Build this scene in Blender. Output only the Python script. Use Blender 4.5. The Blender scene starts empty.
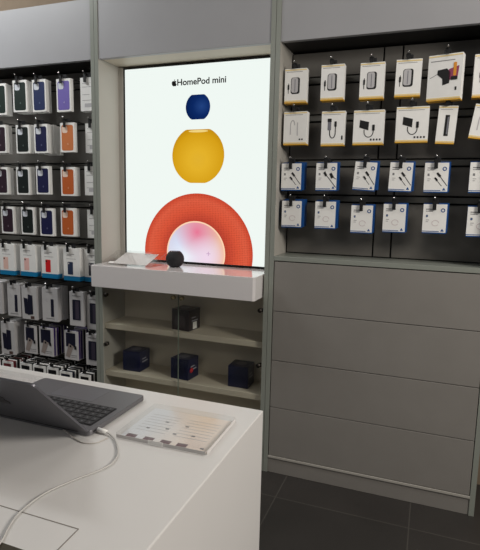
import bpy, math, random
from mathutils import Matrix, Vector
random.seed(7)
S = bpy.context.scene
COL = S.collection
# ------------------------------------------------------------------ camera
F = 502.56
R = ((0.9345136, 0.35528541, 0.02136842), (-0.07093539, 0.1270786, 0.98935292), (-0.34878719, 0.92607954, -0.14395899))
cd = bpy.data.cameras.new('camera'); cam = bpy.data.objects.new('camera', cd); COL.objects.link(cam)
cd.sensor_fit = 'HORIZONTAL'; cd.sensor_width = 36; cd.lens = F / 480 * 36; cd.clip_start = .02
r, u, f = R
cam.matrix_world = Matrix(((r[0], u[0], -f[0], 1.72787), (r[1], u[1], -f[1], -2.33205), (r[2], u[2], -f[2], 1.38004), (0, 0, 0, 1)))
S.camera = cam
# ------------------------------------------------------------------ world, lamps, exposure
w = bpy.data.worlds.new('shop_air'); S.world = w; w.use_nodes = True
w.node_tree.nodes['Background'].inputs[0].default_value = (.95, .97, 1, 1)
w.node_tree.nodes['Background'].inputs[1].default_value = .10
S.view_settings.view_transform = 'Standard'; S.view_settings.look = 'None'
S.view_settings.exposure = 0; S.view_settings.gamma = 1; S.view_settings.use_curve_mapping = False
def lamp(name, loc, tgt, sx, sy, power, col=(1, .97, .93)):
    l = bpy.data.lights.new(name, 'AREA'); l.shape = 'RECTANGLE'; l.size = sx; l.size_y = sy; l.energy = power; l.color = col
    o = bpy.data.objects.new(name, l); COL.objects.link(o); o.location = loc
    o.rotation_euler = (Vector(tgt) - Vector(loc)).to_track_quat('-Z', 'Y').to_euler()
    return o
lamp('area_lamp', (-1.25, -.75, 3.12), (-1.15, -.4, 0), 1.0, .3, 36, (.98, 1, 1))
lamp('area_lamp', (2.1, -.7, 3.12), (2.1, -.4, 0), .8, .3, 6)
lamp('area_lamp', (3.7, -1.35, 2.2), (1.3, -1.5, .5), .7, .7, 60, (1, .94, .86))  # side light inferred from the bright counter side, set well below the ceiling
lamp('area_lamp', (.6, -1.2, 3.12), (.6, -1.2, 0), .8, .4, 4)
lamp('area_lamp', (.4, -3.9, 3.1), (.4, 0, .5), 1.2, .8, 12, (1, .97, .93))  # added frontal fill from behind the camera, brightens the dim niches

# ------------------------------------------------------------------ materials
def lin(c):
    return tuple((v / 255 / 12.92 if v / 255 <= .04045 else ((v / 255 + .055) / 1.055) ** 2.4) for v in c) + (1,)
MATS = {}
def mat(name, rgb, rough=.5, metal=0, noise=0, scale=20, emit=0, coat=0, bump=0, bscale=200):
    if name in MATS: return MATS[name]
    m = bpy.data.materials.new(name); m.use_nodes = True; nt = m.node_tree; b = nt.nodes['Principled BSDF']
    c = lin(rgb); b.inputs['Base Color'].default_value = c; b.inputs['Roughness'].default_value = rough; b.inputs['Metallic'].default_value = metal
    if coat: b.inputs['Coat Weight'].default_value = coat; b.inputs['Coat Roughness'].default_value = .08
    tc = nt.nodes.new('ShaderNodeTexCoord')
    if noise:
        n = nt.nodes.new('ShaderNodeTexNoise'); n.inputs['Scale'].default_value = scale; n.inputs['Detail'].default_value = 4
        rp = nt.nodes.new('ShaderNodeValToRGB')
        rp.color_ramp.elements[0].position = .3; rp.color_ramp.elements[1].position = .7
        rp.color_ramp.elements[0].color = tuple(v * (1 - noise) for v in c[:3]) + (1,)
        rp.color_ramp.elements[1].color = tuple(min(1, v * (1 + noise)) for v in c[:3]) + (1,)
        nt.links.new(tc.outputs['Object'], n.inputs['Vector']); nt.links.new(n.outputs['Fac'], rp.inputs['Fac']); nt.links.new(rp.outputs['Color'], b.inputs['Base Color'])
    if bump:
        n = nt.nodes.new('ShaderNodeTexNoise'); n.inputs['Scale'].default_value = bscale
        bp = nt.nodes.new('ShaderNodeBump'); bp.inputs['Strength'].default_value = bump; bp.inputs['Distance'].default_value = .001
        nt.links.new(tc.outputs['Object'], n.inputs['Vector']); nt.links.new(n.outputs['Fac'], bp.inputs['Height']); nt.links.new(bp.outputs['Normal'], b.inputs['Normal'])
    if emit:
        b.inputs['Emission Color'].default_value = c; b.inputs['Emission Strength'].default_value = emit; b.inputs['Base Color'].default_value = (0, 0, 0, 1)
    MATS[name] = m; return m
LAM = mat('grey_laminate', (160, 160, 163), .42, noise=.02, scale=6)
DRW = mat('taupe_drawer_laminate', (137, 133, 128), .42, noise=.03, scale=8)
PST = mat('edge_panel_laminate', (142, 146, 138), .3, noise=.02, scale=5)
SIDE = mat('side_panel_laminate', (176, 172, 164), .4, noise=.02, scale=5)
INN = mat('niche_laminate', (206, 196, 178), .5, noise=.03, scale=5)
BRD = mat('dark_grey_backboard', (106, 103, 98), .5, noise=.05, scale=9)
RAIL = mat('rail_metal', (98, 97, 92), .42, metal=.2)
GAP = mat('shadow_gap', (16, 16, 16), .8)
WHT = mat('solid_white_surface', (212, 210, 208), .32, noise=.012, scale=4)
TRAY = mat('gloss_white_tray', (226, 222, 222), .12, coat=.4)
CARD = mat('white_carton', (242, 241, 238), .42, noise=.02, scale=30)
CARDB = mat('grey_white_carton', (196, 194, 194), .5, noise=.03, scale=30)
BLK = mat('black_plastic', (11, 11, 12), .5)
SIL = mat('chrome', (215, 215, 215), .18, metal=1)
YEL = mat('yellow_print', (226, 172, 58), .45)
YELP = mat('pale_yellow_print', (240, 215, 150), .45)
BLU = mat('blue_print', (18, 76, 142), .4)
TEAL = mat('teal_blue_print', (10, 120, 170), .4)
TXT = mat('grey_lettering', (128, 128, 130), .6)
INK = mat('black_ink', (22, 22, 24), .5)
NAV = mat('navy_print', (19, 20, 42), .45)
PUR = mat('purple_print', (54, 32, 96), .45)
GRY = mat('grey_print', (120, 120, 128), .45)
LGR = mat('light_grey_print', (190, 188, 190), .5)

def floor_mat():
    m = bpy.data.materials.new('dark_slate_tile'); m.use_nodes = True; nt = m.node_tree; b = nt.nodes['Principled BSDF']
    tc = nt.nodes.new('ShaderNodeTexCoord'); mp = nt.nodes.new('ShaderNodeMapping'); mp.inputs['Location'].default_value = (.071, .2, 0)
    br = nt.nodes.new('ShaderNodeTexBrick'); br.offset = 0; br.inputs['Scale'].default_value = 1
    br.inputs['Brick Width'].default_value = .6; br.inputs['Row Height'].default_value = 1.2
    br.inputs['Mortar Size'].default_value = .0025
    br.inputs['Color1'].default_value = lin((50, 47, 45)); br.inputs['Color2'].default_value = lin((46, 44, 42)); br.inputs['Mortar'].default_value = lin((72, 69, 65))
    n = nt.nodes.new('ShaderNodeTexNoise'); n.inputs['Scale'].default_value = 3; n.inputs['Detail'].default_value = 8
    mx = nt.nodes.new('ShaderNodeMixRGB'); mx.blend_type = 'OVERLAY'; mx.inputs['Fac'].default_value = .35
    nt.links.new(tc.outputs['Object'], mp.inputs['Vector']); nt.links.new(mp.outputs['Vector'], br.inputs['Vector'])
    nt.links.new(tc.outputs['Object'], n.inputs['Vector']); nt.links.new(br.outputs['Color'], mx.inputs['Color1']); nt.links.new(n.outputs['Fac'], mx.inputs['Color2'])
    nt.links.new(mx.outputs['Color'], b.inputs['Base Color']); b.inputs['Roughness'].default_value = .45
    return m
def glass_mat(name, tint, k=.55):
    m = bpy.data.materials.new(name); m.use_nodes = True; nt = m.node_tree; nt.nodes.remove(nt.nodes['Principled BSDF'])
    t = nt.nodes.new('ShaderNodeBsdfTransparent'); t.inputs[0].default_value = lin(tint)
    g = nt.nodes.new('ShaderNodeBsdfGlossy'); g.inputs['Roughness'].default_value = .1
    lw = nt.nodes.new('ShaderNodeLayerWeight'); lw.inputs[0].default_value = .5
    pw = nt.nodes.new('ShaderNodeMath'); pw.operation = 'POWER'; pw.inputs[1].default_value = 4
    ma = nt.nodes.new('ShaderNodeMath'); ma.operation = 'MULTIPLY_ADD'; ma.inputs[1].default_value = k; ma.inputs[2].default_value = .03
    mx = nt.nodes.new('ShaderNodeMixShader'); nt.links.new(lw.outputs['Facing'], pw.inputs[0]); nt.links.new(pw.outputs[0], ma.inputs[0]); nt.links.new(ma.outputs[0], mx.inputs[0])
    nt.links.new(t.outputs[0], mx.inputs[1]); nt.links.new(g.outputs[0], mx.inputs[2])
    nt.links.new(mx.outputs[0], nt.nodes['Material Output'].inputs[0]); return m
GLASS = glass_mat('door_glass', (252, 253, 252))
ACR = glass_mat('clear_acrylic', (250, 250, 250), .35)

# ------------------------------------------------------------------ mesh helpers
class MB:
    def __init__(s): s.v = []; s.f = []; s.mi = []; s.cur = 0; s.sm = []; s.smooth = False
    def add(s, vs, fs):
        o = len(s.v); s.v += [tuple(v) for v in vs]
        for q in fs: s.f.append(tuple(i + o for i in q)); s.mi.append(s.cur); s.sm.append(s.smooth)
        return s
    def box(s, x0, x1, y0, y1, z0, z1):
        vs = [(x, y, z) for z in (z0, z1) for y in (y0, y1) for x in (x0, x1)]
        return s.add(vs, [(0, 2, 3, 1), (4, 5, 7, 6), (0, 1, 5, 4), (2, 6, 7, 3), (0, 4, 6, 2), (1, 3, 7, 5)])
    def prism(s, pts, y0, y1):            # outline in XZ seen from -Y, counter-clockwise
        n = len(pts); vs = [(x, y0, z) for x, z in pts] + [(x, y1, z) for x, z in pts]
        return s.add(vs, [tuple(range(n)), tuple(reversed(range(n, 2 * n)))] + [((i + 1) % n, i, i + n, (i + 1) % n + n) for i in range(n)])
    def prism_z(s, pts, z0, z1):
        n = len(pts); vs = [(x, y, z0) for x, y in pts] + [(x, y, z1) for x, y in pts]
        return s.add(vs, [tuple(reversed(range(n))), tuple(range(n, 2 * n))] + [(i, (i + 1) % n, (i + 1) % n + n, i + n) for i in range(n)])
    def tube(s, path, r, n=8, cap=True):
        P = [Vector(p) for p in path]; vs = []; up = None
        for i, p in enumerate(P):
            d = (P[min(i + 1, len(P) - 1)] - P[max(i - 1, 0)]).normalized()
            if up is None: up = Vector((0, 0, 1)) if abs(d.z) < .9 else Vector((1, 0, 0))
            a = d.cross(up).normalized(); b = a.cross(d).normalized(); up = b
            rr = r[i] if isinstance(r, (list, tuple)) else r
            vs += [p + rr * (math.cos(t) * a + math.sin(t) * b) for t in (2 * math.pi * k / n for k in range(n))]
        m = len(P); fs = [(i * n + k, i * n + (k + 1) % n, (i + 1) * n + (k + 1) % n, (i + 1) * n + k) for i in range(m - 1) for k in range(n)]
        if cap: fs += [tuple(reversed(range(n))), tuple(range((m - 1) * n, m * n))]
        s.smooth = True; s.add(vs, fs); s.smooth = False; return s
    def lathe(s, prof, n=32, c=(0, 0, 0)):
        vs = [(c[0] + r * math.cos(2 * math.pi * k / n), c[1] + r * math.sin(2 * math.pi * k / n), c[2] + z) for r, z in prof for k in range(n)]
        m = len(prof); fs = [(i * n + k, i * n + (k + 1) % n, (i + 1) * n + (k + 1) % n, (i + 1) * n + k) for i in range(m - 1) for k in range(n)]
        fs += [tuple(reversed(range(n))), tuple(range((m - 1) * n, m * n))]
        s.smooth = True; s.add(vs, fs); s.smooth = False; return s
    def build(s, name, mats, parent=None, bevel=0, seg=2):
        me = bpy.data.meshes.new(name); me.from_pydata(s.v, [], s.f)
        if not isinstance(mats, (list, tuple)): mats = [mats]
        for m in mats: me.materials.append(m)
        for p, i, q in zip(me.polygons, s.mi, s.sm): p.material_index = i; p.use_smooth = q
        me.update(); o = bpy.data.objects.new(name, me); COL.objects.link(o)
        if parent: o.parent = parent
        if bevel:
            b = o.modifiers.new('bevel', 'BEVEL'); b.width = bevel; b.segments = seg; b.limit_method = 'ANGLE'
        return o
def rrect(x0, x1, z0, z1, r, n=5):
    pts = []
    for cx, cz, a in ((x1 - r, z1 - r, 0), (x0 + r, z1 - r, 90), (x0 + r, z0 + r, 180), (x1 - r, z0 + r, 270)):
        for k in range(n + 1):
            t = math.radians(a + 90 * k / n); pts.append((cx + r * math.cos(t), cz + r * math.sin(t)))
    return pts
def ell(cx, cz, rx, rz, n=32):
    return [(cx + rx * math.cos(2 * math.pi * k / n), cz + rz * math.sin(2 * math.pi * k / n)) for k in range(n)]
def tag(o, label, cat, group=None):
    o['label'] = label; o['category'] = cat
    if group: o['group'] = group
    n = len(label.split())
    if not 4 <= n <= 16: print('LABELLEN', n, label)
    return o
def thing(name, label, cat, loc=(0, 0, 0), group=None, rot=(0, 0, 0)):
    o = bpy.data.objects.new(name, None); COL.objects.link(o); o.empty_display_size = .05
    o.location = loc; o.rotation_euler = rot; return tag(o, label, cat, group)
def struct(o): o['kind'] = 'structure'; return o
def B(*a): return MB().box(*a)
APPLE = [(0, -.42), (.1, -.46), (.22, -.47), (.34, -.36), (.42, -.18), (.32, -.1), (.28, .02), (.3, .14), (.38, .22), (.27, .3), (.14, .31), (0, .26), (-.12, .31), (-.26, .28), (-.37, .17), (-.4, 0), (-.36, -.2), (-.26, -.38), (-.15, -.47), (-.07, -.45)]
LEAF = [(0, .33), (.08, .36), (.14, .44), (.14, .53), (.06, .5), (.0, .42)]
def apple(m, cx, cz, s, y0, y1):
    m.prism([(cx + x * s, cz + z * s) for x, z in APPLE], y0, y1); m.prism([(cx + x * s, cz + z * s) for x, z in LEAF], y0, y1); return m

# ------------------------------------------------------------------ room
struct(B(-3.2, 4.6, -4.6, .5, -.05, 0).build('floor', floor_mat()))
struct(B(-3.2, 4.6, -4.6, .5, 3.2, 3.25).build('ceiling', mat('ceiling_paint', (150, 142, 132), .8)))
struct(B(-3.2, 4.6, .30, .5, 0, 3.2).build('wall_back', mat('brown_grey_paint', (128, 112, 94), .8, noise=.04)))

# ------------------------------------------------------------------ cabinets
HB, HT = 2.11, 2.416
def cabinet(x0, label):
    c = thing('display_cabinet', label, 'cabinet', (x0, 0, 0))
    for a in (0.0012, .9768):
        p = B(a, a + .022, .0032, .27, 0, HT + .01).build('side_panel', SIDE, c, .001)
        B(a - .0002, a + .0222, 0, .003, 0, HT + .01).build('edge_band', PST, p)
    B(.0235, .9765, .004, .03, HB, HT).build('header_panel', LAM, c, .0015)
    B(.0235, .9765, .031, .27, HB + .005, HB + .025).build('top_board', INN if x0 == 0 else mat('shaded_top_board', (26, 25, 24), .6), c)  # outer cabinets' boards darkened to paint in recess shade and cut bounce
    return c
def boards(c, name, xs, gaps, y, m, zlo, zhi, g=.004):
    zs = [zlo] + gaps + [zhi]
    mb = MB()
    for i in range(len(xs) - 1):
        for k in range(len(zs) - 1):
            mb.box(xs[i] + g, xs[i + 1] - g, y, y + .01, zs[k] + g, zs[k + 1] - g)
    return mb.build(name, m, c, .001, 1)
# left
LC = cabinet(-1, 'tall left cabinet with dark pegboard full of boxed phone accessories')
B(.0235, .9765, .215, .25, .0, HB).build('back_panel', GAP, LC)
zr = [2.03, 1.795, 1.57, 1.343, 1.117, .885, .63, .39]
gaps = []
for z in sorted(zr): gaps += [z - .017, z + .017]
boards(LC, 'backboard', [.026, .974], gaps, .204, BRD, .1, HB)
for z in zr:
    B(.03, .97, .196, .2035, z - .013, z + .013).build('hook_rail', RAIL, LC, .001)
B(.0235, .9765, .02, .21, .0, .09).build('plinth', LAM, LC)
# right
RC = cabinet(1, 'right cabinet with four wide grey drawers below a dark hook wall')
B(.0235, .9765, .215, .25, .09, HB).build('back_panel', GAP, RC)
zr2 = [1.974, 1.796, 1.578, 1.406]
gaps = []
for z in sorted(zr2): gaps += [z - .017, z + .017]
boards(RC, 'backboard', [.026, .466, .551, .974], gaps, .204, BRD, 1.124, HB)
for z in zr2:
    B(.03, .97, .196, .2035, z - .013, z + .013).build('hook_rail', RAIL, RC, .001)
B(.0235, .9765, 0, .21, 1.101, 1.123).build('ledge', PST, RC, .0015)
B(.0235, .9765, .03, .21, .093, 1.10).build('drawer_housing', GAP, RC)
for z0, z1 in ((.0945, .3515), (.3545, .5975), (.6005, .8485), (.8515, 1.0965)):
    B(.027, .9735, .002, .028, z0, z1).build('drawer', DRW, RC, .0015)
B(.0235, .9765, .004, .21, 0, .0915).build('plinth', DRW, RC, .0015)
B(.0235, .9765, -.0015, .0035, .0805, .0925).build('plinth_lip', SIDE, RC, .001)
# middle
MC = cabinet(0, 'middle cabinet with lit poster niche above and glazed shelf niche below')
B(.0235, .9765, .222, .25, 0, HB).build('back_panel', INN, MC)
B(.0235, .9765, .02, .222, .648, .680).build('shelf', INN, MC, .002)
B(.0235, .9765, .02, .222, .368, .40).build('shelf', INN, MC, .002)
B(.0235, .9765, .02, .222, .0, .1).build('plinth', INN, MC, .002)
for x0, x1 in ((.0245, .498), (.502, .9755)):
    d = B(x0, x1, .006, .011, .105, .905).build('door', GLASS, MC)
    hx = x0 if x0 < .3 else x1; sg = 1 if x0 < .3 else -1
    for z in (.845, .56, .2):
        MB().tube([(hx + sg * .018, .0, z), (hx + sg * .018, .018, z)], .011, 14).box(min(hx, hx + sg * .018), max(hx, hx + sg * .018), .012, .03, z - .008, z + .008).build('hinge', mat('dark_hinge', (60, 55, 50), .35, metal=.8), d)
    B(.4981 if x0 < .3 else .5006, .4994 if x0 < .3 else .5019, .006, .011, .105, .905).build('glass_edge', mat('green_glass_edge', (120, 132, 120), .3), d)
    kx = .475 if x0 < .3 else .525
    MB().tube([(kx, -.012, .870), (kx, .006, .870)], [.011, .011], 14).build('knob', mat('brass_knob', (205, 190, 150), .25, metal=.7), d)

B(.0237, .0495, .186, .2215, 1.031, HB).build('filler_panel', SIDE, MC)
# ------------------------------------------------------------------ light box poster
LB = thing('lightbox', 'tall backlit white poster showing three round speakers in the middle niche', 'light box', (0, .19, 0))
B(.050, .9755, .004, .028, 1.031, HB - .003).build('frame', BLK, LB)
def emis(name, build):
    m = bpy.data.materials.new(name); m.use_nodes = True; nt = m.node_tree; nt.nodes.remove(nt.nodes['Principled BSDF'])
    e = nt.nodes.new('ShaderNodeEmission'); nt.links.new(e.outputs[0], nt.nodes['Material Output'].inputs[0])
    build(nt, e); return m
def plain(c, s):
    def g(nt, e): e.inputs[0].default_value = lin(c); e.inputs[1].default_value = s
    return g
def radial(center, rad, stops, dots=0, dscale=260, strength=1):
    def g(nt, e):
        tc = nt.nodes.new('ShaderNodeTexCoord'); mp = nt.nodes.new('ShaderNodeMapping'); mp.vector_type = 'TEXTURE'
        mp.inputs['Location'].default_value = (center[0], 0, center[1]); mp.inputs['Scale'].default_value = (rad[0], 1000, rad[1])
        gr = nt.nodes.new('ShaderNodeTexGradient'); gr.gradient_type = 'SPHERICAL'
        rp = nt.nodes.new('ShaderNodeValToRGB'); els = rp.color_ramp.elements
        while len(els) < len(stops): els.new(.5)
        for el, (p, c) in zip(els, sorted(stops)): el.position = p; el.color = lin(c)
        nt.links.new(tc.outputs['Object'], mp.inputs['Vector']); nt.links.new(mp.outputs['Vector'], gr.inputs['Vector']); nt.links.new(gr.outputs['Fac'], rp.inputs['Fac'])
        out = rp.outputs['Color']
        if dots:
            vo = nt.nodes.new('ShaderNodeTexVoronoi'); vo.inputs['Scale'].default_value = dscale; vo.inputs['Randomness'].default_value = .12
            cr = nt.nodes.new('ShaderNodeValToRGB'); cr.color_ramp.elements[0].position = .12; cr.color_ramp.elements[1].position = .5
            cr.color_ramp.elements[0].color = (1 - dots,) * 3 + (1,); cr.color_ramp.elements[1].color = (1, 1, 1, 1)
            mx = nt.nodes.new('ShaderNodeMixRGB'); mx.blend_type = 'MULTIPLY'; mx.inputs['Fac'].default_value = 1
            nt.links.new(tc.outputs['Object'], vo.inputs['Vector']); nt.links.new(vo.outputs['Distance'], cr.inputs['Fac'])
            nt.links.new(out, mx.inputs['Color1']); nt.links.new(cr.outputs['Color'], mx.inputs['Color2']); out = mx.outputs['Color']
        nt.links.new(out, e.inputs[0]); e.inputs[1].default_value = strength
    return g
B(.063, .964, .0, .0035, 1.041, 2.097).build('light_panel', emis('backlit_white', plain((240, 248, 243), 1.0)), LB)
def pill(cx, cz, rx, rz, ct, cb):
    o = []
    for k in range(72):
        t = 2 * math.pi * k / 72; x = math.cos(t); z = max(-cb, min(ct, math.sin(t)))
        if abs(z) in (ct, cb): x = math.copysign(min(abs(x), math.sqrt(1 - z * z)), x)
        q = (cx + rx * x, cz + rz * (2 * (z + cb) / (ct + cb) - 1))
        if not o or (abs(q[0] - o[-1][0]) + abs(q[1] - o[-1][1])) > 1e-5: o.append(q)
    return o
MB().prism(pill(.517, 1.877, .072, .064, .86, .86), -.0012, -.0002).build('printed_blue_speaker', emis('lit_blue', radial((.54, 1.88), (.13, .12), [(0, (5, 20, 66)), (.6, (12, 40, 98)), (1, (34, 66, 128))], .25, 300)), LB)
y = MB().prism(pill(.519, 1.619, .155, .142, .89, .955), -.0012, -.0002).build('printed_yellow_speaker', emis('lit_yellow', radial((.52, 1.60), (.22, .21), [(0, (176, 118, 6)), (.35, (214, 160, 24)), (.75, (228, 178, 42)), (1, (226, 178, 48))], .22, 300)), LB)
MB().prism(ell(.521, 1.7515, .058, .0065, 28), -.0022, -.0013).build('touch_top', emis('lit_pale_yellow', plain((240, 212, 130), 1)), y)
cx, cz, ro = .518, 1.090, .331
pts = []
t0 = math.asin((1.0412 - cz) / ro)
for k in range(61):
    t = t0 + (math.pi - 2 * t0) * k / 60; pts.append((cx + ro * math.cos(t), cz + ro * math.sin(t)))
a = MB().prism(pts, -.0012, -.0002).build('printed_orange_speaker', emis('lit_orange', radial((cx, cz), (.42, .42), [(0, (196, 66, 44)), (.21, (206, 72, 48)), (.30, (226, 96, 68)), (.42, (222, 88, 60)), (.6, (186, 64, 48))], .42, 105)), LB)
ri = .172; pts = []; t0 = math.asin((1.0412 - cz) / ri)
for k in range(49):
    t = t0 + (math.pi - 2 * t0) * k / 48; pts.append((cx - .008 + ri * math.cos(t), cz + ri * math.sin(t)))
def disc(nt, e):
    tc = nt.nodes.new('ShaderNodeTexCoord')
    def blob(c, rad, col, prev):
        mp = nt.nodes.new('ShaderNodeMapping'); mp.vector_type = 'TEXTURE'; mp.inputs['Location'].default_value = (c[0], 0, c[1]); mp.inputs['Scale'].default_value = (rad, 1000, rad)
        gr = nt.nodes.new('ShaderNodeTexGradient'); gr.gradient_type = 'SPHERICAL'; mx = nt.nodes.new('ShaderNodeMixRGB')
        nt.links.new(tc.outputs['Object'], mp.inputs['Vector']); nt.links.new(mp.outputs['Vector'], gr.inputs['Vector']); nt.links.new(gr.outputs['Fac'], mx.inputs['Fac'])
        if prev is None: mx.inputs['Color1'].default_value = lin((250, 186, 130))
        else: nt.links.new(prev, mx.inputs['Color1'])
        mx.inputs['Color2'].default_value = lin(col); return mx.outputs['Color']
    o = blob((.42, 1.13), .30, (176, 196, 240), None); o = blob((.45, 1.06), .22, (238, 242, 250), o); o = blob((.52, 1.21), .14, (232, 120, 150), o); o = blob((.58, 1.07), .13, (240, 216, 236), o)
    nt.links.new(o, e.inputs[0]); e.inputs[1].default_value = 1
MB().prism([(cx - .008 + (q[0] - cx + .008) * 1.045, max(1.0412, cz + (q[1] - cz) * 1.045)) for q in pts], -.00128, -.00124).build('glowing_rim', emis('lit_rim', plain((255, 214, 180), 1)), a)
dd = MB().prism(pts, -.0022, -.0013).build('touch_top', emis('lit_glow_disc', disc), a)
B(.578, .602, -.0032, -.0023, 1.0915, 1.0945).box(.5885, .5915, -.0032, -.0023, 1.081, 1.0912).box(.5885, .5915, -.0032, -.0023, 1.0948, 1.105).build('plus_mark', emis('lit_mark', plain((190, 150, 190), 1)), dd)
apple(MB(), .374, 2.0075, .036, -.0012, -.0002).build('fruit_emblem', INK, LB)
def textmesh(body, size, m, parent, loc, rot=(math.pi / 2, 0, 0), name='lettering', width=None, bold=0):
    cu = bpy.data.curves.new('t', 'FONT'); cu.body = body; cu.size = size; cu.extrude = .0004; cu.offset = bold
    t = bpy.data.objects.new('t', cu); COL.objects.link(t); bpy.context.view_layer.update()
    me = bpy.data.meshes.new_from_object(t.evaluated_get(bpy.context.evaluated_depsgraph_get()))
    bpy.data.objects.remove(t); me.name = name
    if width:
        xs = [v.co.x for v in me.vertices]; k = width / (max(xs) - min(xs)); x0 = min(xs)
        for v in me.vertices: v.co.x = (v.co.x - x0) * k
    me.materials.clear(); me.materials.append(m)
    o = bpy.data.objects.new(name, me); COL.objects.link(o); o.parent = parent; o.location = loc; o.rotation_euler = rot
    return o
textmesh('HomePod mini', .046, INK, LB, (.393, -.0010, 1.994), width=.285, bold=.0009)

# ------------------------------------------------------------------ tray, speaker, stand
tr = MB().prism_z([(.030, .188), (.030, -.105), (.040, -.115), (.958, -.115), (.968, -.105), (.968, .188)], .912, 1.028).build('display_ledge', TRAY, None, .002)
tag(tr, 'thick glossy white ledge sticking out below the lit poster', 'shelf')
sp = thing('smart_speaker', 'small round black speaker standing on the glossy white ledge', 'speaker', (.459, .045, 1.0285))
prof = [(.022, 0), (.028, .0015), (.0355, .008), (.043, .018), (.048, .030), (.0495, .042), (.048, .054), (.043, .066), (.0365, .076), (.030, .082), (.024, .0835)]
MB().lathe(prof, 40).build('fabric_body', mat('black_mesh_fabric', (20, 20, 24), .75, bump=.8, bscale=500), sp)
MB().lathe([(.029, .0815), (.0285, .0845), (.025, .0855), (.001, .0858)], 32).build('touch_top', mat('black_gloss', (12, 12, 14), .12), sp)
PAP = mat('pale_card', (228, 224, 222), .5)
st = thing('acrylic_price_stand', 'clear sloping acrylic stand left of the small black speaker on white ledge', 'price stand', (.066, -.062, 1.0285))
ang = math.atan2(.058, .165)
def slab(m, x0, x1, l0, l1, n0, n1):     # box along the slope
    c, s = math.cos(ang), math.sin(ang); vs = []
    for n in (n0, n1):
        for l in (l0, l1):
            for x in (x0, x1): vs.append((x, l * c - n * s, l * s + n * c))
    return m.add(vs, [(0, 2, 3, 1), (4, 5, 7, 6), (0, 1, 5, 4), (2, 6, 7, 3), (0, 4, 6, 2), (1, 3, 7, 5)])
slab(MB(), 0, .31, 0, .17, .003, .010).build('sloped_panel', ACR, st)
MB().prism([(0, 0), (.31, 0), (.31, .003), (0, .003)], .0, .15).build('base_plate', ACR, st)
B(0, .31, .146, .152, .003, .052).build('rear_support', ACR, st)
slab(MB(), .06, .27, .02, .16, .0012, .0022).build('price_card', PAP, st)
mm = MB()
for k in range(3): slab(mm, .2 + .02 * k, .214 + .02 * k, .13, .136, .0105, .011)
mm.build('price_print', GRY, st)
slab(MB(), .045, .075, .004, .02, .0105, .012).build('white_sticker', CARD, st)

# ------------------------------------------------------------------ cartons of the round speakers
def speaker_box(x, y, z, rz, label, dark, s=.112):
    t = thing('speaker_box', label, 'box', (x, y, z), 'cartons in the glazed niche', (0, 0, rz))
    h = s / 2
    B(-h, h, -h, h, 0, s + .004).build('carton', mat('plum_black_carton' if dark else 'navy_carton', (36, 24, 30) if dark else (12, 20, 58), .3, noise=.15, scale=30), t, .001)
    MB().prism(ell(-.002, .05, .036, .034), -h - .0012, -h - .0002).build('speaker_picture', mat('charcoal_print' if dark else 'dark_navy_print', (66, 58, 60) if dark else (10, 18, 50), .4), t)
    m = MB(); m.prism_z([(a * 1.0, b) for a, b in ell(0, 0, .03, .03)], s + .0042, s + .005)
    m.build('top_picture', mat('grey_lid_print', (96, 96, 108), .3), t)
    m = B(h + .0002, h + .001, -.03, .03, .05, .056).box(h + .0002, h + .001, -.03, .012, .068, .073)
    m.build('side_lettering', mat('white_lettering', (170, 170, 180), .4), t)
    return t
t = speaker_box(.497, .105, .6805, math.radians(-7), 'dark plum speaker carton alone on the upper glazed shelf', True)
B(.0565, .0575, -.018, .02, .006, .045).build('white_side_label', CARD, t)
speaker_box(.168, .118, .4005, 0.02, 'navy speaker carton at the left end of the lower glazed shelf', False)
t = speaker_box(.488, .110, .4005, math.radians(-5), 'navy speaker carton with red side spot, middle of the lower glazed shelf', False)
MB().add([(.0575, -.02 + .018 * math.cos(q * .52), .05 + .014 * math.sin(q * .52)) for q in range(12)] + [(.0565, -.02 + .018 * math.cos(q * .52), .05 + .014 * math.sin(q * .52)) for q in range(12)], [tuple(range(12))] + [(i, i + 12, (i + 1) % 12 + 12, (i + 1) % 12) for i in range(12)]).build('red_side_spot', mat('red_print', (190, 40, 50), .4), t)
speaker_box(.822, .125, .4005, .03, 'navy speaker carton at the right end of the lower glazed shelf', False)

# ------------------------------------------------------------------ packs on hooks
ORD = ['first', 'second', 'third', 'fourth', 'fifth', 'sixth']
def hook(x, yf, top, desc, dx=0, tall=.05, tilt=0):
    t = thing('display_hook', 'display hook holding the ' + desc, 'hook', (x + dx, yf, top + .018), 'display hooks')
    MB().tube([(0, .195 - yf, 0), (0, -.012, 0), (0, -.018, .006)], .0025, 6).build('rod', BLK, t)
    MB().lathe([(.001, -.0045), (.0045, -.002), (.0045, .002), (.001, .0045)], 10, (0, -.0205, .0098)).build('tip', SIL, t)
    m = MB(); c = -.011
    m.prism(rrect(-.0075, .0075, .006 - tall, .004, .002, 2), c, c + .005); m.box(-.010, .010, c + .0052, c + .0092, -.010, .0035)
    k = m.build('lock_clip', BLK, t); k.rotation_euler = (0, tilt, 0)
def carton(w, h, t, m=None):
    return B(-w / 2, w / 2, 0, t, -h, 0)
def tab(root, t):
    MB().prism(rrect(-.014, .014, .0003, .024, .003, 3), t * .5 - .0005, t * .5 + .0005).build('hang_tab', mat('smoke_plastic', (34, 34, 36), .4), root)
TH = .0006
def flat(parent, name, m, pts, lvl=0):
    return MB().prism(pts, -TH * (lvl + 1) - .0002, -TH * lvl - .0002).build(name, m, parent)
def lines(parent, name, m, rows, lvl=0):          # rows: x0,x1,z0,z1
    mb = MB()
    for q in rows: mb.box(q[0], q[1], -TH * (lvl + 1) - .0002, -TH * lvl - .0002, q[2], q[3])
    return mb.build(name, m, parent)
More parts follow.
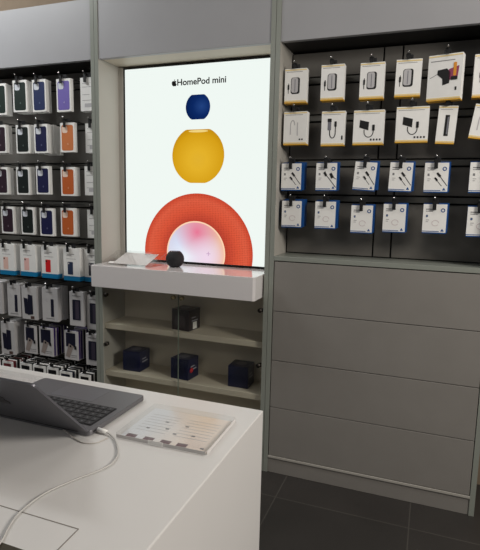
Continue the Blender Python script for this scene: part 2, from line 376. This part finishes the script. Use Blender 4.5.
def stroke(parent, name, m, path, r, lvl=0):
    mb = MB(); n = len(path); L = []; Rr = []
    for i, p in enumerate(path):
        a = path[max(i - 1, 0)]; b = path[min(i + 1, n - 1)]; dx, dz = b[0] - a[0], b[1] - a[1]; q = math.hypot(dx, dz) or 1
        L.append((p[0] - dz / q * r, p[1] + dx / q * r)); Rr.append((p[0] + dz / q * r, p[1] - dx / q * r))
    return mb.prism(Rr + L[::-1], -TH * (lvl + 1) - .0002, -TH * lvl - .0002).build(name, m, parent)
def arcp(cx, cz, rx, rz, a0, a1, n=14):
    return [(cx + rx * math.cos(math.radians(a0 + (a1 - a0) * k / n)), cz + rz * math.sin(math.radians(a0 + (a1 - a0) * k / n))) for k in range(n + 1)]
def behind(n, x, yf, top, w, h, t, m, desc, group, name, cat='box', jit=.004, cname='white'):
    y = yf + t + .0015
    for k in range(n):
        if y + t > .192: break
        o = B(-w / 2, w / 2, 0, t, -h, 0).build(name, m)
        o.location = (x + random.uniform(-jit, jit), y, top + random.uniform(-.004, .003))
        pos = 'directly' if k == 0 else ORD[k]
        tag(o, '%s carton %s behind the %s' % (cname, pos, desc), cat, group)
        y += t + .0015
CASE = dict(dark_green=(10, 34, 27), black_green=(6, 18, 15), blue=(18, 36, 84), lilac=(112, 98, 176), plum=(40, 18, 34), navy=(12, 16, 66), orange=(202, 118, 66), dark_orange=(190, 92, 36))
def phone_case(x, yf, top, h, color, desc, nb=0, dx=-.012, yaw=0, cname=None):
    w = .096; t = .024
    r = thing('phone_case_box', 'boxed ' + desc, 'phone case', (x, yf, top), 'boxed phone cases on the left pegboard', (0, 0, yaw))
    carton(w, h, t).build('carton', CARD, r); tab(r, t)
    if color:
        m = mat(color + '_silicone', CASE[color], .55)
        cs = flat(r, 'case', m, rrect(-.039, .040, -h + .009, -.013, .011))
        wm = mat('window_' + ('peach' if 'orange' in color else 'white'), (240, 214, 196) if 'orange' in color else (214, 218, 226), .3)
        flat(cs, 'camera_window', wm, rrect(-.034, .002, -.056, -.019, .010), 1)
        em = mat(color + '_emblem', tuple(int(v + (255 - v) * .3) for v in CASE[color]), .4)
        mb = MB(); apple(mb, .004, -h * .72, .012, -.0022, -.0014); mb.build('emblem', em, cs)
    else:
        lines(r, 'fine_print', TXT, [(-.035, .02, -.03, -.0285), (-.035, .03, -.05, -.0485), (-.035, .012, -.09, -.0885), (-.035, .03, -.12, -.1185)])
        flat(r, 'barcode_patch', LGR, rrect(-.02, .03, -h + .02, -h + .04, .002))
    hook(x, yf, top, desc, dx)
    behind(nb, x, yf, top, w, h, t, CARD, desc, 'phone case cartons hanging behind others', 'phone_case_box', 'phone case')
Y0 = .03
RN = ['top row', 'second row', 'third row', 'fourth row', 'fifth row', 'sixth row', 'seventh row']
def D(s, row): return s.rstrip(',') + ', %s, left wall' % RN[row]
H1, H2 = .176, .161
P = [ # x, top, h, colour, words, behind, yaw
 (-.695, 2.034, H1, 'dark_green', 'dark green phone case at frame edge', 0, 1, .06), (-.541, 2.044, H1, 'dark_green', 'dark green phone case beside the blue', 0, 2, .05),
 (-.402, 2.039, H1, 'blue', 'mid blue phone case', 0, 1, .0), (-.231, 2.033, H1, 'lilac', 'lilac phone case', 0, 0, 0), (-.077, 2.032, H1, None, 'white-backed phone case box', 0, 1, 0),
 (-.705, 1.800, H2, 'plum', 'plum phone case', 1, 1, 0), (-.533, 1.795, H2, 'black_green', 'blackish green phone case', 1, 1, 0), (-.399, 1.795, H2, 'navy', 'navy phone case with deep stack', 1, 4, 0),
 (-.213, 1.797, H2, 'orange', 'light orange phone case', 1, 0, 0), (-.077, 1.796, H2, None, 'white-backed phone case box', 1, 1, 0),
 (-.706, 1.556, H2, 'plum', 'plum phone case', 2, 1, 0), (-.543, 1.556, H2, 'black_green', 'blackish green phone case', 2, 1, 0), (-.396, 1.560, H2, 'navy', 'navy phone case', 2, 0, 0),
 (-.218, 1.554, H2, 'dark_orange', 'deep orange phone case', 2, 1, 0), (-.077, 1.560, H2, None, 'white-backed phone case box', 2, 1, 0),
 (-.673, 1.322, H2, 'plum', 'plum phone case', 3, 1, 0), (-.520, 1.322, H2, 'black_green', 'blackish green phone case', 3, 0, 0), (-.378, 1.319, H2, 'navy', 'navy phone case', 3, 0, .03),
 (-.227, 1.324, H2, 'dark_orange', 'deep orange phone case', 3, 1, 0), (-.077, 1.317, H2, None, 'white-backed phone case box', 3, 1, 0)]
for x, top, h, col, wd, row, nb, yaw in P: phone_case(x, Y0 if col else (.04, .075, .06, .075)[row], top, h, col, D(wd, row), nb, yaw=yaw)

# fifth row: clear-case boxes with a blue foot
def clear_box(x, top, col, desc, nb=0, yf=.025):
    w, h, t = .116, .188, .042
    r = thing('clear_case_box', 'white box with blue foot and ' + desc, 'phone case', (x, yf, top), 'white boxes with blue foot on the left pegboard')
    m = MB(); m.box(-w / 2, w / 2, 0, t, -h + .027, 0); m.cur = 1; m.box(-w / 2, w / 2, 0, t, -h, -h + .027)
    m.build('carton', [CARD, TEAL], r); tab(r, t)
    if col:
        p = flat(r, 'phone_picture', mat('print_%d_%d_%d' % col, col, .4), rrect(-.028, .009, -.152, -.078, .004))
        lines(p, 'camera_picture', BLK if col[0] > 150 else LGR, [(-.025, -.016, -.092, -.083)], 1)
    lines(r, 'lettering', TXT, [(-.035, .02, -.035, -.032), (-.035, .0, -.043, -.0405), (-.035, .03, -.061, -.0595)])
    hook(x, yf, top, desc, -.02, .045)
    behind(nb, x, yf, top, w, h, t, CARD, desc, 'white boxes with blue foot on the left pegboard', 'clear_case_box', 'phone case')
clear_box(-.688, 1.094, (236, 196, 184), 'pale pink picture at frame edge, fifth row', 1)
clear_box(-.525, 1.097, (238, 190, 184), 'pale pink picture beside red one, fifth row', 1)
clear_box(-.364, 1.096, (214, 26, 34), 'bright red phone picture, fifth row', 2)
clear_box(-.203, 1.093, (44, 56, 84), 'dark navy phone picture, fifth row', 1)
clear_box(-.0845, 1.089, (60, 60, 70), 'half-hidden picture, right end, fifth row', 1, .062)

# sixth and seventh rows
def tall_box(x, yf, top, w, h, t, kind, desc, nb=0, cat='phone case', side=None, group='accessory boxes on the lower left pegboard'):
    r = thing('accessory_box', desc, cat, (x, yf, top), group)
    short = desc
    m = MB(); m.box(-w / 2, w / 2, 0, t, -h, 0)
    if side: m.cur = 1; m.box(-w / 2 + .002, w / 2 + .0004, .007, t - .001, -h + .003, .0004)
    m.build('carton', [CARDB, side or CARDB], r); tab(r, t)
    if kind == 'slim':
        flat(r, 'slim_phone_picture', NAV, rrect(.006, .028, -h * .86, -h * .33, .004)); flat(r, 'round_badge', LGR, ell(-.024, -h * .36, .009, .012, 14))
        lines(r, 'lettering', TXT, [(-.03, .02, -.028, -.025), (-.03, .03, -h + .014, -h + .018)])
    elif kind == 'pair':
        p = MB(); p.prism([(-.036, -.17 * h / .205), (-.008, -.175 * h / .205), (-.012, -.075), (-.042, -.07)], -.0008, -.0002)
        p.prism([(-.012, -.178 * h / .205), (.028, -.17 * h / .205), (.026, -.052), (-.008, -.048)], -.0015, -.0009); p.build('pair_of_cases_picture', NAV, r)
        flat(r, 'brown_patch', mat('brown_print', (84, 62, 56), .5), rrect(.008, .036, -h + .004, -h + .022, .002))
    elif kind == 'window':
        fr = flat(r, 'window_frame', LGR, rrect(-.036, .036, -h * .86, -h * .2, .008)); flat(fr, 'dark_window', NAV, rrect(-.029, .029, -h * .83, -h * .23, .006), 1)
        flat(fr, 'case_picture', mat('plum_grey_print', (64, 58, 74), .4), rrect(-.008, .018, -h * .8, -h * .27, .004), 2)
        lines(r, 'lettering', TXT, [(-.03, .03, -.026, -.022)])
    elif kind == 'hand':
        flat(r, 'navy_picture', NAV, [(-w / 2 + .012, -h * .55), (w / 2 - .018, -h * .55), (w / 2 - .018, -.012), (-w / 2 + .012, -.012)])
        k = MB(); k.prism([(-.04, -h * .88), (-.012, -h * .93), (.018, -h * .52), (-.016, -h * .44)], -.0016, -.0009); k.build('phone_in_hand_picture', mat('grey_pink_print', (150, 138, 132), .4), r)
        lines(r, 'camera_picture', BLK, [(-.010, .002, -h * .56, -h * .49), (.024, .038, -h * .62, -h * .5)], 3)
        lines(r, 'lettering', TXT, [(-.005, .04, -h * .85, -h * .83), (.0, .04, -h * .91, -h * .9)])
    hook(x, yf, top, short, -.01, .03)
    return r
def more(n, x, yf, top, w, h, t, desc, m=CARDB, cname='white'):
    behind(n, x, yf, top, w, h, t, m, desc, 'accessory boxes hanging behind others', 'accessory_box', 'phone case', .002, cname)
T6 = [(-.80, .855, .105, 'slim', 'white box at frame edge, sixth row, left wall', 3), (-.652, .851, .100, 'slim', 'slim-picture box left of the two-case box, sixth row', 3),
      (-.532, .843, .114, 'pair', 'white box picturing two dark cases, sixth row', 4), (-.374, .848, .116, 'slim', 'slim-picture box right of the two-case box, sixth row', 4),
      (-.180, .840, .100, 'window', 'whole grey box with dark window, sixth row', 1), (-.0765, .823, .098, 'window', 'half-hidden grey window box, right end, sixth row', 1)]
for x, top, w, kd, ds, nb in T6:
    yy = .055 if x > -.1 else .03
    tall_box(x, yy, top, w, .203, .017, kd, ds, nb); more(nb, x, yy, top + .003, w, .203, .017, ds)
tall_box(-.715, .03, .603, .108, .208, .017, 'pair', 'white box picturing two dark cases, seventh row'); more(5, -.715, .03, .606, .108, .208, .017, 'white box picturing two dark cases, seventh row')
for x, w, ds, sd, nb, cn in ((-.533, .094, 'black-sided white and navy box, seventh row', BLK, 3, 'black-sided'), (-.412, .104, 'purple-sided navy box in the seventh row centre', PUR, 4, 'purple'), (-.226, .098, 'purple-sided navy box further right, seventh row', PUR, 4, 'purple')):
    tall_box(x, .03, .600, w, .176, .022, 'hand', ds, side=sd)
    y = .0535
    for k in range(nb):
        m = MB(); m.box(-w / 2, w / 2, 0, .022, -.176, 0); m.cur = 1; m.box(-w / 2 + .006, w / 2 + .0004, .005, .0215, -.174, .0004)
        o = m.build('accessory_box', [CARDB, (sd if (k % 3 != 1) else BLK)]); o.location = (x + random.uniform(-.003, .003), y + .001, .600 + random.uniform(-.003, .002)); y += .0235
        tag(o, 'white and dark carton %s the %s' % (('directly behind' if k == 0 else ORD[k] + ' behind'), ds), 'phone case', 'accessory boxes hanging behind others')
tall_box(-.0725, .03, .600, .094, .19, .017, 'window', 'grey box with dark window, right end of the seventh row'); more(3, -.072, .03, .602, .094, .19, .017, 'grey box with dark window, right end of the seventh row')
# bottom row: mostly hidden, tops seen over the counter
for i, (x, top, w, side) in enumerate(((-.80, .362, .085, BLK), (-.694, .360, .085, mat('dark_red_print', (110, 34, 40), .5)), (-.552, .366, .088, BLK), (-.448, .368, .096, BLK), (-.345, .368, .085, BLK), (-.245, .357, .09, NAV), (-.108, .360, .082, BLK))):
    wd = ['first', 'second', 'third', 'fourth', 'fifth', 'sixth', 'seventh'][i]
    ds = 'white-edged dark box, %s from left, bottom row' % wd
    y = .0; n = 6
    for k in range(n):
        m = MB(); m.box(-w / 2, w / 2, 0, .029, -.17, 0); m.cur = 1; m.box(-w / 2 + .010, w / 2 + .0004, .006, .0275, -.16, .0004)
        m.cur = 1; m.box(-w / 2 + .012, w / 2 - .014, -.0005, .001, -.16, -.014)
        o = m.build('accessory_box', [CARD, side if k % 2 == 0 else BLK]); o.location = (x + random.uniform(-.004, .004), y, top + random.uniform(-.003, .003)); y += .0305
        tag(o, ds if k == 0 else '%s behind the %s box from left, bottom row' % (ORD[k] + ' carton', wd), 'phone case', 'white-edged boxes in the bottom row')
    hook(x, .0, top + .004, ds, 0, .02)

# right wall: yellow-edged boxes
GR = 'yellow-trimmed boxes on the right hook wall'
def ybox(x, top, w, h, t, kind, desc, yaw=0, roll=0, yf=.05, dx=-.005):
    r = thing('accessory_box', desc, 'accessory', (x, yf, top), GR, (0, roll, yaw))
    m = MB(); m.box(-w / 2, w / 2, 0, t, -h + .006, 0); m.cur = 1; m.box(-w / 2, w / 2, 0, t, -h, -h + .006)
    m.build('carton', [CARD, YEL], r); tab(r, t)
    lines(r, 'yellow_trim', YELP, [(-w / 2 + .001, w / 2 - .001, -.009, -.004)]); lines(r, 'yellow_trim', YELP, [(-w / 2 + .001, w / 2 - .001, -h + .007, -h + .012)])
    lines(r, 'lettering', TXT, [(-w / 2 + .008, w / 2 - .02, -.0155, -.014)] if kind != 'photo' else [(-w / 2 + .01, w / 2 - .03, -.027, -.024)])
    if kind == 'bank':
        p = flat(r, 'charger_picture', BLK, rrect(-.022, .020, -.114, -.040, .010)); flat(p, 'charger_face', LGR, rrect(-.0195, .012, -.108, -.042, .009), 1)
        lines(p, 'charger_groove', GRY, [(-.004, -.001, -.104, -.048)], 2)
        stroke(r, 'cable_picture', INK, [(-.034, -.112), (-.034, -.092), (-.033, -.066)], .0014); flat(r, 'plug_picture', BLK, rrect(-.0375, -.0295, -.094, -.072, .002), 1)
    elif kind == 'cable':
        stroke(r, 'cable_picture', LGR, arcp(-.012, -.062, .010, .022, 0, 180) + [(-.022, -.105)], .0022); stroke(r, 'second_cable_picture', LGR, [(.012, -.05), (.012, -.11)], .0022)
        lines(r, 'dark_marks', INK, [(.020, .027, -h + .022, -h + .029), (.032, .039, -h + .022, -h + .029)])
    elif kind == 'adapter':
        flat(r, 'adapter_picture', GRY, rrect(-.024, -.008, -.085, -.034, .003)); flat(r, 'adapter_head_picture', BLK, rrect(-.025, -.007, -.048, -.033, .002), 1)
        stroke(r, 'cable_picture', INK, [(-.014, -.085)] + arcp(-.001, -.098, .013, .022, 180, 360) + [(.012, -.06)], .002); flat(r, 'plug_picture', BLK, rrect(.007, .017, -.070, -.046, .002), 1)
        lines(r, 'dark_marks', INK, [(.040, .047, -h + .028, -h + .046)])
    elif kind == 'hub':
        m = MB(); m.prism([(-.040, -.075), (.000, -.088), (.002, -.052), (-.038, -.042)], -.0008, -.0002); m.build('hub_picture', BLK, r)
        stroke(r, 'cable_picture', INK, [(-.018, -.085)] + arcp(.002, -.094, .020, .024, 180, 360) + [(.022, -.085)], .0018); flat(r, 'plug_picture', BLK, rrect(.017, .028, -.090, -.064, .002), 1)
        lines(r, 'dark_marks', INK, [(.010 + .013 * k, .017 + .013 * k, -h + .019, -h + .027) for k in range(4)])
    elif kind == 'stick':
        flat(r, 'stick_picture', BLK, rrect(-.008, .009, -.125, -.038, .002)); flat(r, 'stick_face', GRY, rrect(.001, .007, -.118, -.046, .001), 1)
    elif kind == 'photo':
        m = MB(); m.prism([(-.030, -.080), (-.008, -.098), (-.006, -.125), (.020, -.118), (.024, -.075), (.008, -.058), (-.028, -.062)], -.0008, -.0002); m.build('adapter_picture', BLK, r)
        c = flat(r, 'photo_panel', mat('magenta_print', (150, 60, 96), .4), [(.018, -.105), (.052, -.098), (.056, -.050), (.016, -.062)]); flat(c, 'orange_print', mat('orange_print', (228, 150, 40), .4), rrect(.034, .046, -.09, -.036, .004), 1)
        flat(c, 'black_device_print', BLK, rrect(.026, .052, -.106, -.092, .002), 2)
        stroke(r, 'cable_picture', TXT, [(-.058, -.092), (-.045, -.086), (-.03, -.078)], .001)
        lines(r, 'dark_marks', INK, [(.044, .051, -.148, -.134)])
    hook(x, yf, top, desc, dx, .026)
    return r
ybox(1.088, 2.000, .104, .155, .045, 'bank', 'grey charger box at left end, top row, right wall', .02)
ybox(1.260, 2.006, .105, .157, .045, 'bank', 'grey charger box second in top row, right wall')
ybox(1.436, 2.002, .105, .156, .045, 'bank', 'grey charger box third in top row, right wall')
ybox(1.590, 2.004, .106, .156, .045, 'bank', 'grey charger box beside the big colour-photo box', 0, .01)
ybox(1.735, 2.008, .136, .186, .045, 'photo', 'large turned box with black adapter and colour photo', -.22, yf=.03, dx=.006)
ybox(1.908, 2.003, .120, .172, .045, 'bank', 'white box cut by frame edge, top row, right wall')
ybox(1.093, 1.806, .112, .153, .045, 'cable', 'faint cable picture box, left end, second row, right wall', -.02)
ybox(1.272, 1.801, .107, .156, .040, 'adapter', 'box picturing slim adapter with looped cable, right wall')
ybox(1.432, 1.799, .134, .152, .04, 'hub', 'wide black hub box beside the looped cable box')
ybox(1.618, 1.806, .136, .153, .04, 'hub', 'wide black hub box beside the slim stick box')
ybox(1.762, 1.803, .076, .158, .03, 'stick', 'slim white box picturing one black stick, right wall', 0, .045)
ybox(1.914, 1.800, .096, .140, .03, 'cable', 'leaning white box at frame edge, second row, right wall', 0, .14)
# blue-edged packs
GB = 'blue-edged packs on the right hook wall'
def bpack(x, top, kind, desc, roll=0, nb=1, yf=.05, dx=-.004, hx=None):
    w, h, t = .098, .128, .018
    r = thing('cable_pack', desc, 'cable', (x, yf, top), GB, (0, roll, 0))
    B(-w / 2, w / 2 + .0015, 0, t, -h, .0005).build('blue_sleeve', BLU, r); tab(r, t)
    c = flat(r, 'white_front', CARD, rrect(-w / 2, w / 2 - .0005, -h + .005, 0, .001))
    lines(c, 'blue_foot_stripe', BLU, [(-w / 2, w / 2 - .028, -h + .008, -h + .011)], 1)
    MB().prism([(w / 2 - .022, -h + .010), (w / 2 - .008, -h + .010), (w / 2 - .015, -h + .022)], -.0014, -.0009).build('blue_triangle', BLU, c)
    rg = MB(); q = 16
    o = ell(w / 2 - .017, -.026, .009, .009, q); i = ell(w / 2 - .017, -.026, .005, .005, q)
    rg.add([(a, -.0014, b) for a, b in o] + [(a, -.0014, b) for a, b in i], [(k, (k + 1) % q, (k + 1) % q + q, k + q) for k in range(q)]); rg.build('round_emblem', BLU, c)
    lines(c, 'lettering', TXT, [(-.038, .004, -.024, -.020), (-.038, -.010, -.032, -.029), (-.036, -.028, -.056, -.046), (-.036, -.022, -.070, -.068), (-.036, -.026, -.078, -.076)], 1)
    if kind == 'x':
        k = dict(p=[(.006, -.045), (.030, -.078), (.052 - .006, -.098)], p2=[(-.004, -.066), (.012, -.086), (.024, -.1)])
        stroke(c, 'cable_picture', INK, k['p'], .0014, 1); stroke(c, 'second_cable_picture', INK, k['p2'], .0011, 1)
        MB().prism([(.000, -.046), (.006, -.040), (.020, -.056), (.013, -.062)], -.0022, -.0016).prism([(-.008, -.066), (-.003, -.061), (.008, -.073), (.003, -.079)], -.0022, -.0016).build('plug_picture', BLK, c)
    elif kind == 'x2':
        stroke(c, 'cable_picture', INK, [(-.010, -.046), (.012, -.070), (.046, -.112)], .0016, 1); stroke(c, 'second_cable_picture', INK, [(.028, -.062), (.046, -.074)], .0016, 1)
        MB().prism([(-.014, -.046), (-.006, -.038), (.004, -.056), (-.004, -.062)], -.0022, -.0016).prism([(.014, -.050), (.024, -.044), (.036, -.064), (.024, -.072)], -.0022, -.0016).build('plug_picture', BLK, c)
    else:
        stroke(c, 'pale_cable_picture', mat('pale_pink_print', (216, 206, 206), .5), arcp(.004, -.082, .014, .012, 0, 330, 18), .0016, 1)
        flat(c, 'small_blue_badge', mat('dusty_blue', (70, 96, 140), .5), ell(-.032, -.052, .004, .005, 10), 2)
    hook(x, yf, top, desc, dx, .05, roll)
    for k in range(nb):
        o = B(-w / 2 - .003, w / 2 + .003, 0, t, -h, .002).build('cable_pack', BLU); o.location = (x + .004, yf + (k + 1) * (t + .0015), top + .004 + .002 * k)
        tag(o, 'blue pack %s the %s' % ('directly behind' if k == 0 else ORD[k] + ' behind', desc), 'cable', GB)
X3 = [(1.083, 1.567, 'x', 'blue-edged cable pack, left end, third row, right wall', .0, 3), (1.252, 1.568, 'x2', 'blue-edged pack with large black plug picture, right wall', 0, 1),
      (1.433, 1.571, 'x', 'slightly tilted blue-edged cable pack, right wall', .07, 1), (1.587, 1.568, 'x', 'blue-edged cable pack just right of the tilted one', .03, 1),
      (1.733, 1.566, 'x', 'blue-edged cable pack under the slim stick box', 0, 1), (1.914, 1.567, 'x', 'blue-edged cable pack at frame edge, third row', 0, 1)]
X4 = [(1.091, 1.390, 'o', 'plain blue-edged pack, left end, fourth row', 0, 3), (1.255, 1.390, 'o', 'plain blue-edged pack, second in fourth row', 0, 2),
      (1.425, 1.376, 'o', 'plain blue-edged pack, third and lowest in fourth row', 0, 1), (1.569, 1.385, 'o', 'plain blue-edged pack, fourth in fourth row', 0, 1),
      (1.739, 1.388, 'o', 'plain blue-edged pack, fifth in fourth row', 0, 1), (1.919, 1.380, 'o', 'plain blue-edged pack at frame edge, fourth row', 0, 1)]
for x, tp, kd, ds, rl, nb in X3 + X4: bpack(x, tp, kd, ds, rl, nb)

# ------------------------------------------------------------------ counter
ct = thing('sales_counter', 'white sales counter in the foreground carrying the grey laptop', 'counter', (0, 0, 0))
CX1, CY1, CZ = 1.3924, -1.2672, .9
B(-.8, CX1, -3.4, CY1, 0, CZ).build('body', WHT, ct, .0025)
m = MB(); g = .0012
def seam(m, a, b, wd=.0016):
    a, b = Vector(a), Vector(b); d = (b - a).normalized(); n = Vector((-d.y, d.x)) * wd / 2
    m.prism_z([(a - n)[:2], (b - n)[:2], (b + n)[:2], (a + n)[:2]][::1], CZ + .0001, CZ + .0005)
seam(m, (.98, -1.781), (1.276, -1.781)); seam(m, (1.276, -1.781), (1.290, -2.05)); seam(m, (.98, -1.781), (.98, -2.05))
m.build('hatch_seam', mat('seam_shadow', (132, 126, 120), .8), ct)
m = MB(); m.prism_z([(1.02, -2.04), (1.25, -2.04), (1.238, -1.846), (1.02, -1.844)], CZ + .0001, CZ + .0004)
m.build('cable_opening', mat('dark_opening', (58, 52, 40), .8), ct)

# laptop
LT = thing('laptop', 'open space-grey laptop seen from behind its tilted lid on the counter', 'laptop', (.806, -1.537, CZ))
AL = mat('space_grey_aluminium', (124, 123, 127), .38, metal=.75); ALD = mat('space_grey_lid', (104, 104, 110), .42, metal=.6)
MB().prism_z([(x, y) for x, y in rrect(0, .304, 0, .212, .010)], .002, .0125).build('base', AL, LT, .001)
B(.03, .28, .02, .19, 0, .002).build('underside', BLK, LT)
kb = MB().prism_z(rrect(.014, .290, .022, .118, .003), .01255, .0130).build('keyboard', mat('keyboard_black', (22, 22, 25), .6), LT)
ks = MB()
for rr in range(5):
    n = 14 if rr < 4 else 10; yk = .100 - rr * .0185 * 1.0
    yk = .024 + rr * .0188
    wk = (.272 - .0) / 14
    for k in range(14):
        if rr == 4 or True: ks.prism_z(rrect(.016 + k * wk + .0012, .016 + (k + 1) * wk - .0012, yk + .001, yk + .0172, .0015, 2), .0131, .0142)
kk = ks.build('keys', mat('key_plastic', (34, 34, 38), .45), kb)
lg = MB()
for rr in range(5):
    for k in range(14):
        x = .016 + (k + .5) * (.272 / 14); yk = .033 + rr * .0188; lg.box(x - .0016, x + .0016, yk - .0018, yk + .0018, .01425, .0144)
lg.build('key_legends', mat('legend_white', (110, 110, 114), .5), kk)
MB().prism_z(rrect(.092, .212, .128, .204, .004), .01255, .0128).build('trackpad', mat('trackpad_grey', (120, 120, 126), .3, metal=.5), LT)
MB().tube([(.03, .002, .010), (.274, .002, .010)], .0045, 10).build('hinge', BLK, LT)
lidang = math.radians(134)
lid = bpy.data.objects.new('lid', None)
def lidmesh(x0, x1, l0, l1, n0, n1, name, m, par, rad=.009):
    ca, sa = math.cos(lidang), math.sin(lidang)     # along-lid direction (0, cos, sin): towards the customer side and up
    pts = rrect(x0, x1, l0, l1, rad)
    vs = []
    for n in (n0, n1):
        for x, l in pts: vs.append((x, l * ca - n * sa, .0125 + l * sa + n * ca))
    k = len(pts); return MB().add(vs, [tuple(reversed(range(k))), tuple(range(k, 2 * k))] + [(i, (i + 1) % k, (i + 1) % k + k, i + k) for i in range(k)]).build(name, m, par)
bpy.data.objects.remove(lid)
ld = lidmesh(0, .304, 0, .212, 0, .004, 'lid', ALD, LT)
lidmesh(.004, .300, .006, .208, -.0006, -.0001, 'screen', mat('black_screen', (10, 10, 12), .1), ld, .006)
ca, sa = math.cos(lidang), math.sin(lidang)
for pts in (APPLE, LEAF):
    vs = []
    for n in (.0041, .0046):
        for x, z in pts: l = .106 + z * .045; vs.append((.152 + x * .045, l * ca - n * sa, .0125 + l * sa + n * ca))
    k = len(pts); MB().add(vs, [tuple(reversed(range(k))), tuple(range(k, 2 * k))] + [(i, (i + 1) % k, (i + 1) % k + k, i + k) for i in range(k)]).build('lid_emblem' if pts is APPLE else 'lid_emblem_leaf', mat('mirror_black', (36, 36, 40), .15, metal=.6), ld)
B(.3041, .3044, .012, .020, .006, .009).build('port', BLK, LT)

def catmull(P, n=8):
    P = [Vector(p) for p in P]; P = [P[0] * 2 - P[1]] + P + [P[-1] * 2 - P[-2]]; out = []
    for i in range(1, len(P) - 2):
        for k in range(n):
            t = k / n; a, b, c, d = P[i - 1:i + 3]
            out.append(.5 * ((2 * b) + (c - a) * t + (2 * a - 5 * b + 4 * c - d) * t * t + (3 * b - a - 3 * c + d) * t ** 3))
    return out + [P[-2]]
cb = thing('charging_cable', 'white charging cable curling from the laptop across the counter', 'cable', (1.1105, -1.512, CZ))
ox, oy = 1.1105, -1.512
MB().tube([(.001, 0, .0075), (.024, -.002, .0062)], [.0042, .0042], 12).build('plug', CARD, cb)
pth = [(1.134, -1.514, .906), (1.155, -1.522, .903), (1.182, -1.547, .9025), (1.205, -1.579, .9025), (1.213, -1.608, .9025), (1.206, -1.640, .9025), (1.187, -1.680, .9025), (1.169, -1.731, .9025), (1.170, -1.785, .9025), (1.183, -1.821, .9025), (1.198, -1.850, .9028), (1.21, -1.90, .9028)]
MB().tube([p - Vector((ox, oy, CZ)) for p in catmull(pth)], .0015, 8).build('cord', mat('grey_white_cord', (186, 184, 180), .4), cb)
tc = MB().tube(catmull([(1.050, -1.5445, .9085), (1.066, -1.548, .906), (1.083, -1.554, .902), (1.113, -1.563, .9015), (1.135, -1.556, .9015), (1.143, -1.540, .9015), (1.146, -1.527, .9015)]), .0011, 8).build('security_tether', mat('thin_clear_wire', (186, 180, 174), .3))
tag(tc, 'thin pale security wire looping at the rear corner of the laptop', 'cable')

# acrylic info blocks
ib = thing('acrylic_info_block', 'flat clear acrylic block with printed prices right of the laptop', 'price stand', (1.1585, -1.517, CZ), None, (0, 0, .022))
m = MB(); m.prism_z(rrect(0, .200, 0, .162, .002), .0012, .0115); m.build('clear_block', ACR, ib)
B(.002, .198, -.0010, -.0002, .0015, .0085).build('edge_highlight', mat('edge_highlight', (206, 203, 201), .3), ib)  # opaque pale strips paint in the highlight along the clear block's edges
B(.2002, .2010, .002, .160, .0015, .0085).build('edge_highlight', mat('edge_highlight', (206, 203, 201), .3), ib)
PC = bpy.data.materials.new('peach_to_white_print'); PC.use_nodes = True; nt = PC.node_tree
tcn = nt.nodes.new('ShaderNodeTexCoord'); sx = nt.nodes.new('ShaderNodeSeparateXYZ'); rp = nt.nodes.new('ShaderNodeValToRGB')
ml = nt.nodes.new('ShaderNodeMath'); ml.operation = 'MULTIPLY'; ml.inputs[1].default_value = 5
nt.links.new(tcn.outputs['Object'], sx.inputs[0]); nt.links.new(sx.outputs['X'], ml.inputs[0]); nt.links.new(ml.outputs[0], rp.inputs['Fac'])
rp.color_ramp.elements[0].position = .2; rp.color_ramp.elements[0].color = lin((226, 228, 232)); rp.color_ramp.elements[1].position = .7; rp.color_ramp.elements[1].color = lin((240, 226, 214))
nt.links.new(rp.outputs['Color'], nt.nodes['Principled BSDF'].inputs['Base Color'])
cdm = B(.003, .197, .003, .159, .0002, .0009).build('printed_card', PC, ib)
m = MB()
for k, x in enumerate((.014, .054, .092, .128)): m.box(x, x + .022, .012, .026, .00095, .0012)
m.build('product_pictures', mat('muted_picture_print', (120, 100, 104), .5), cdm)
m = MB()
for x, y in ((.035, .06), (.075, .07), (.10, .055), (.14, .06), (.06, .10), (.11, .095), (.178, .018)): m.box(x, x + .008, y, y + .005, .00095, .0012)
m.build('price_marks', TXT, cdm)
m = MB()
for k in range(7): m.box(.015, .085, .05 + .013 * k, .0515 + .013 * k, .00095, .0011)
for k in range(7): m.box(.105, .18, .05 + .013 * k, .0515 + .013 * k, .00095, .0011)
m.build('price_lettering', LGR, cdm)
B(.075, .108, -.0022, -.0012, .002, .010).build('white_edge_sticker', CARD, ib)
ib2 = thing('acrylic_info_block', 'clear acrylic block lying beyond the laptop lid at the frame edge', 'price stand', (.60, -1.42, CZ))
MB().prism_z(rrect(0, .198, 0, .1, .002), .0012, .0115).build('clear_block', ACR, ib2)
B(.003, .195, .003, .097, .0002, .0009).build('printed_card', PAP, ib2)
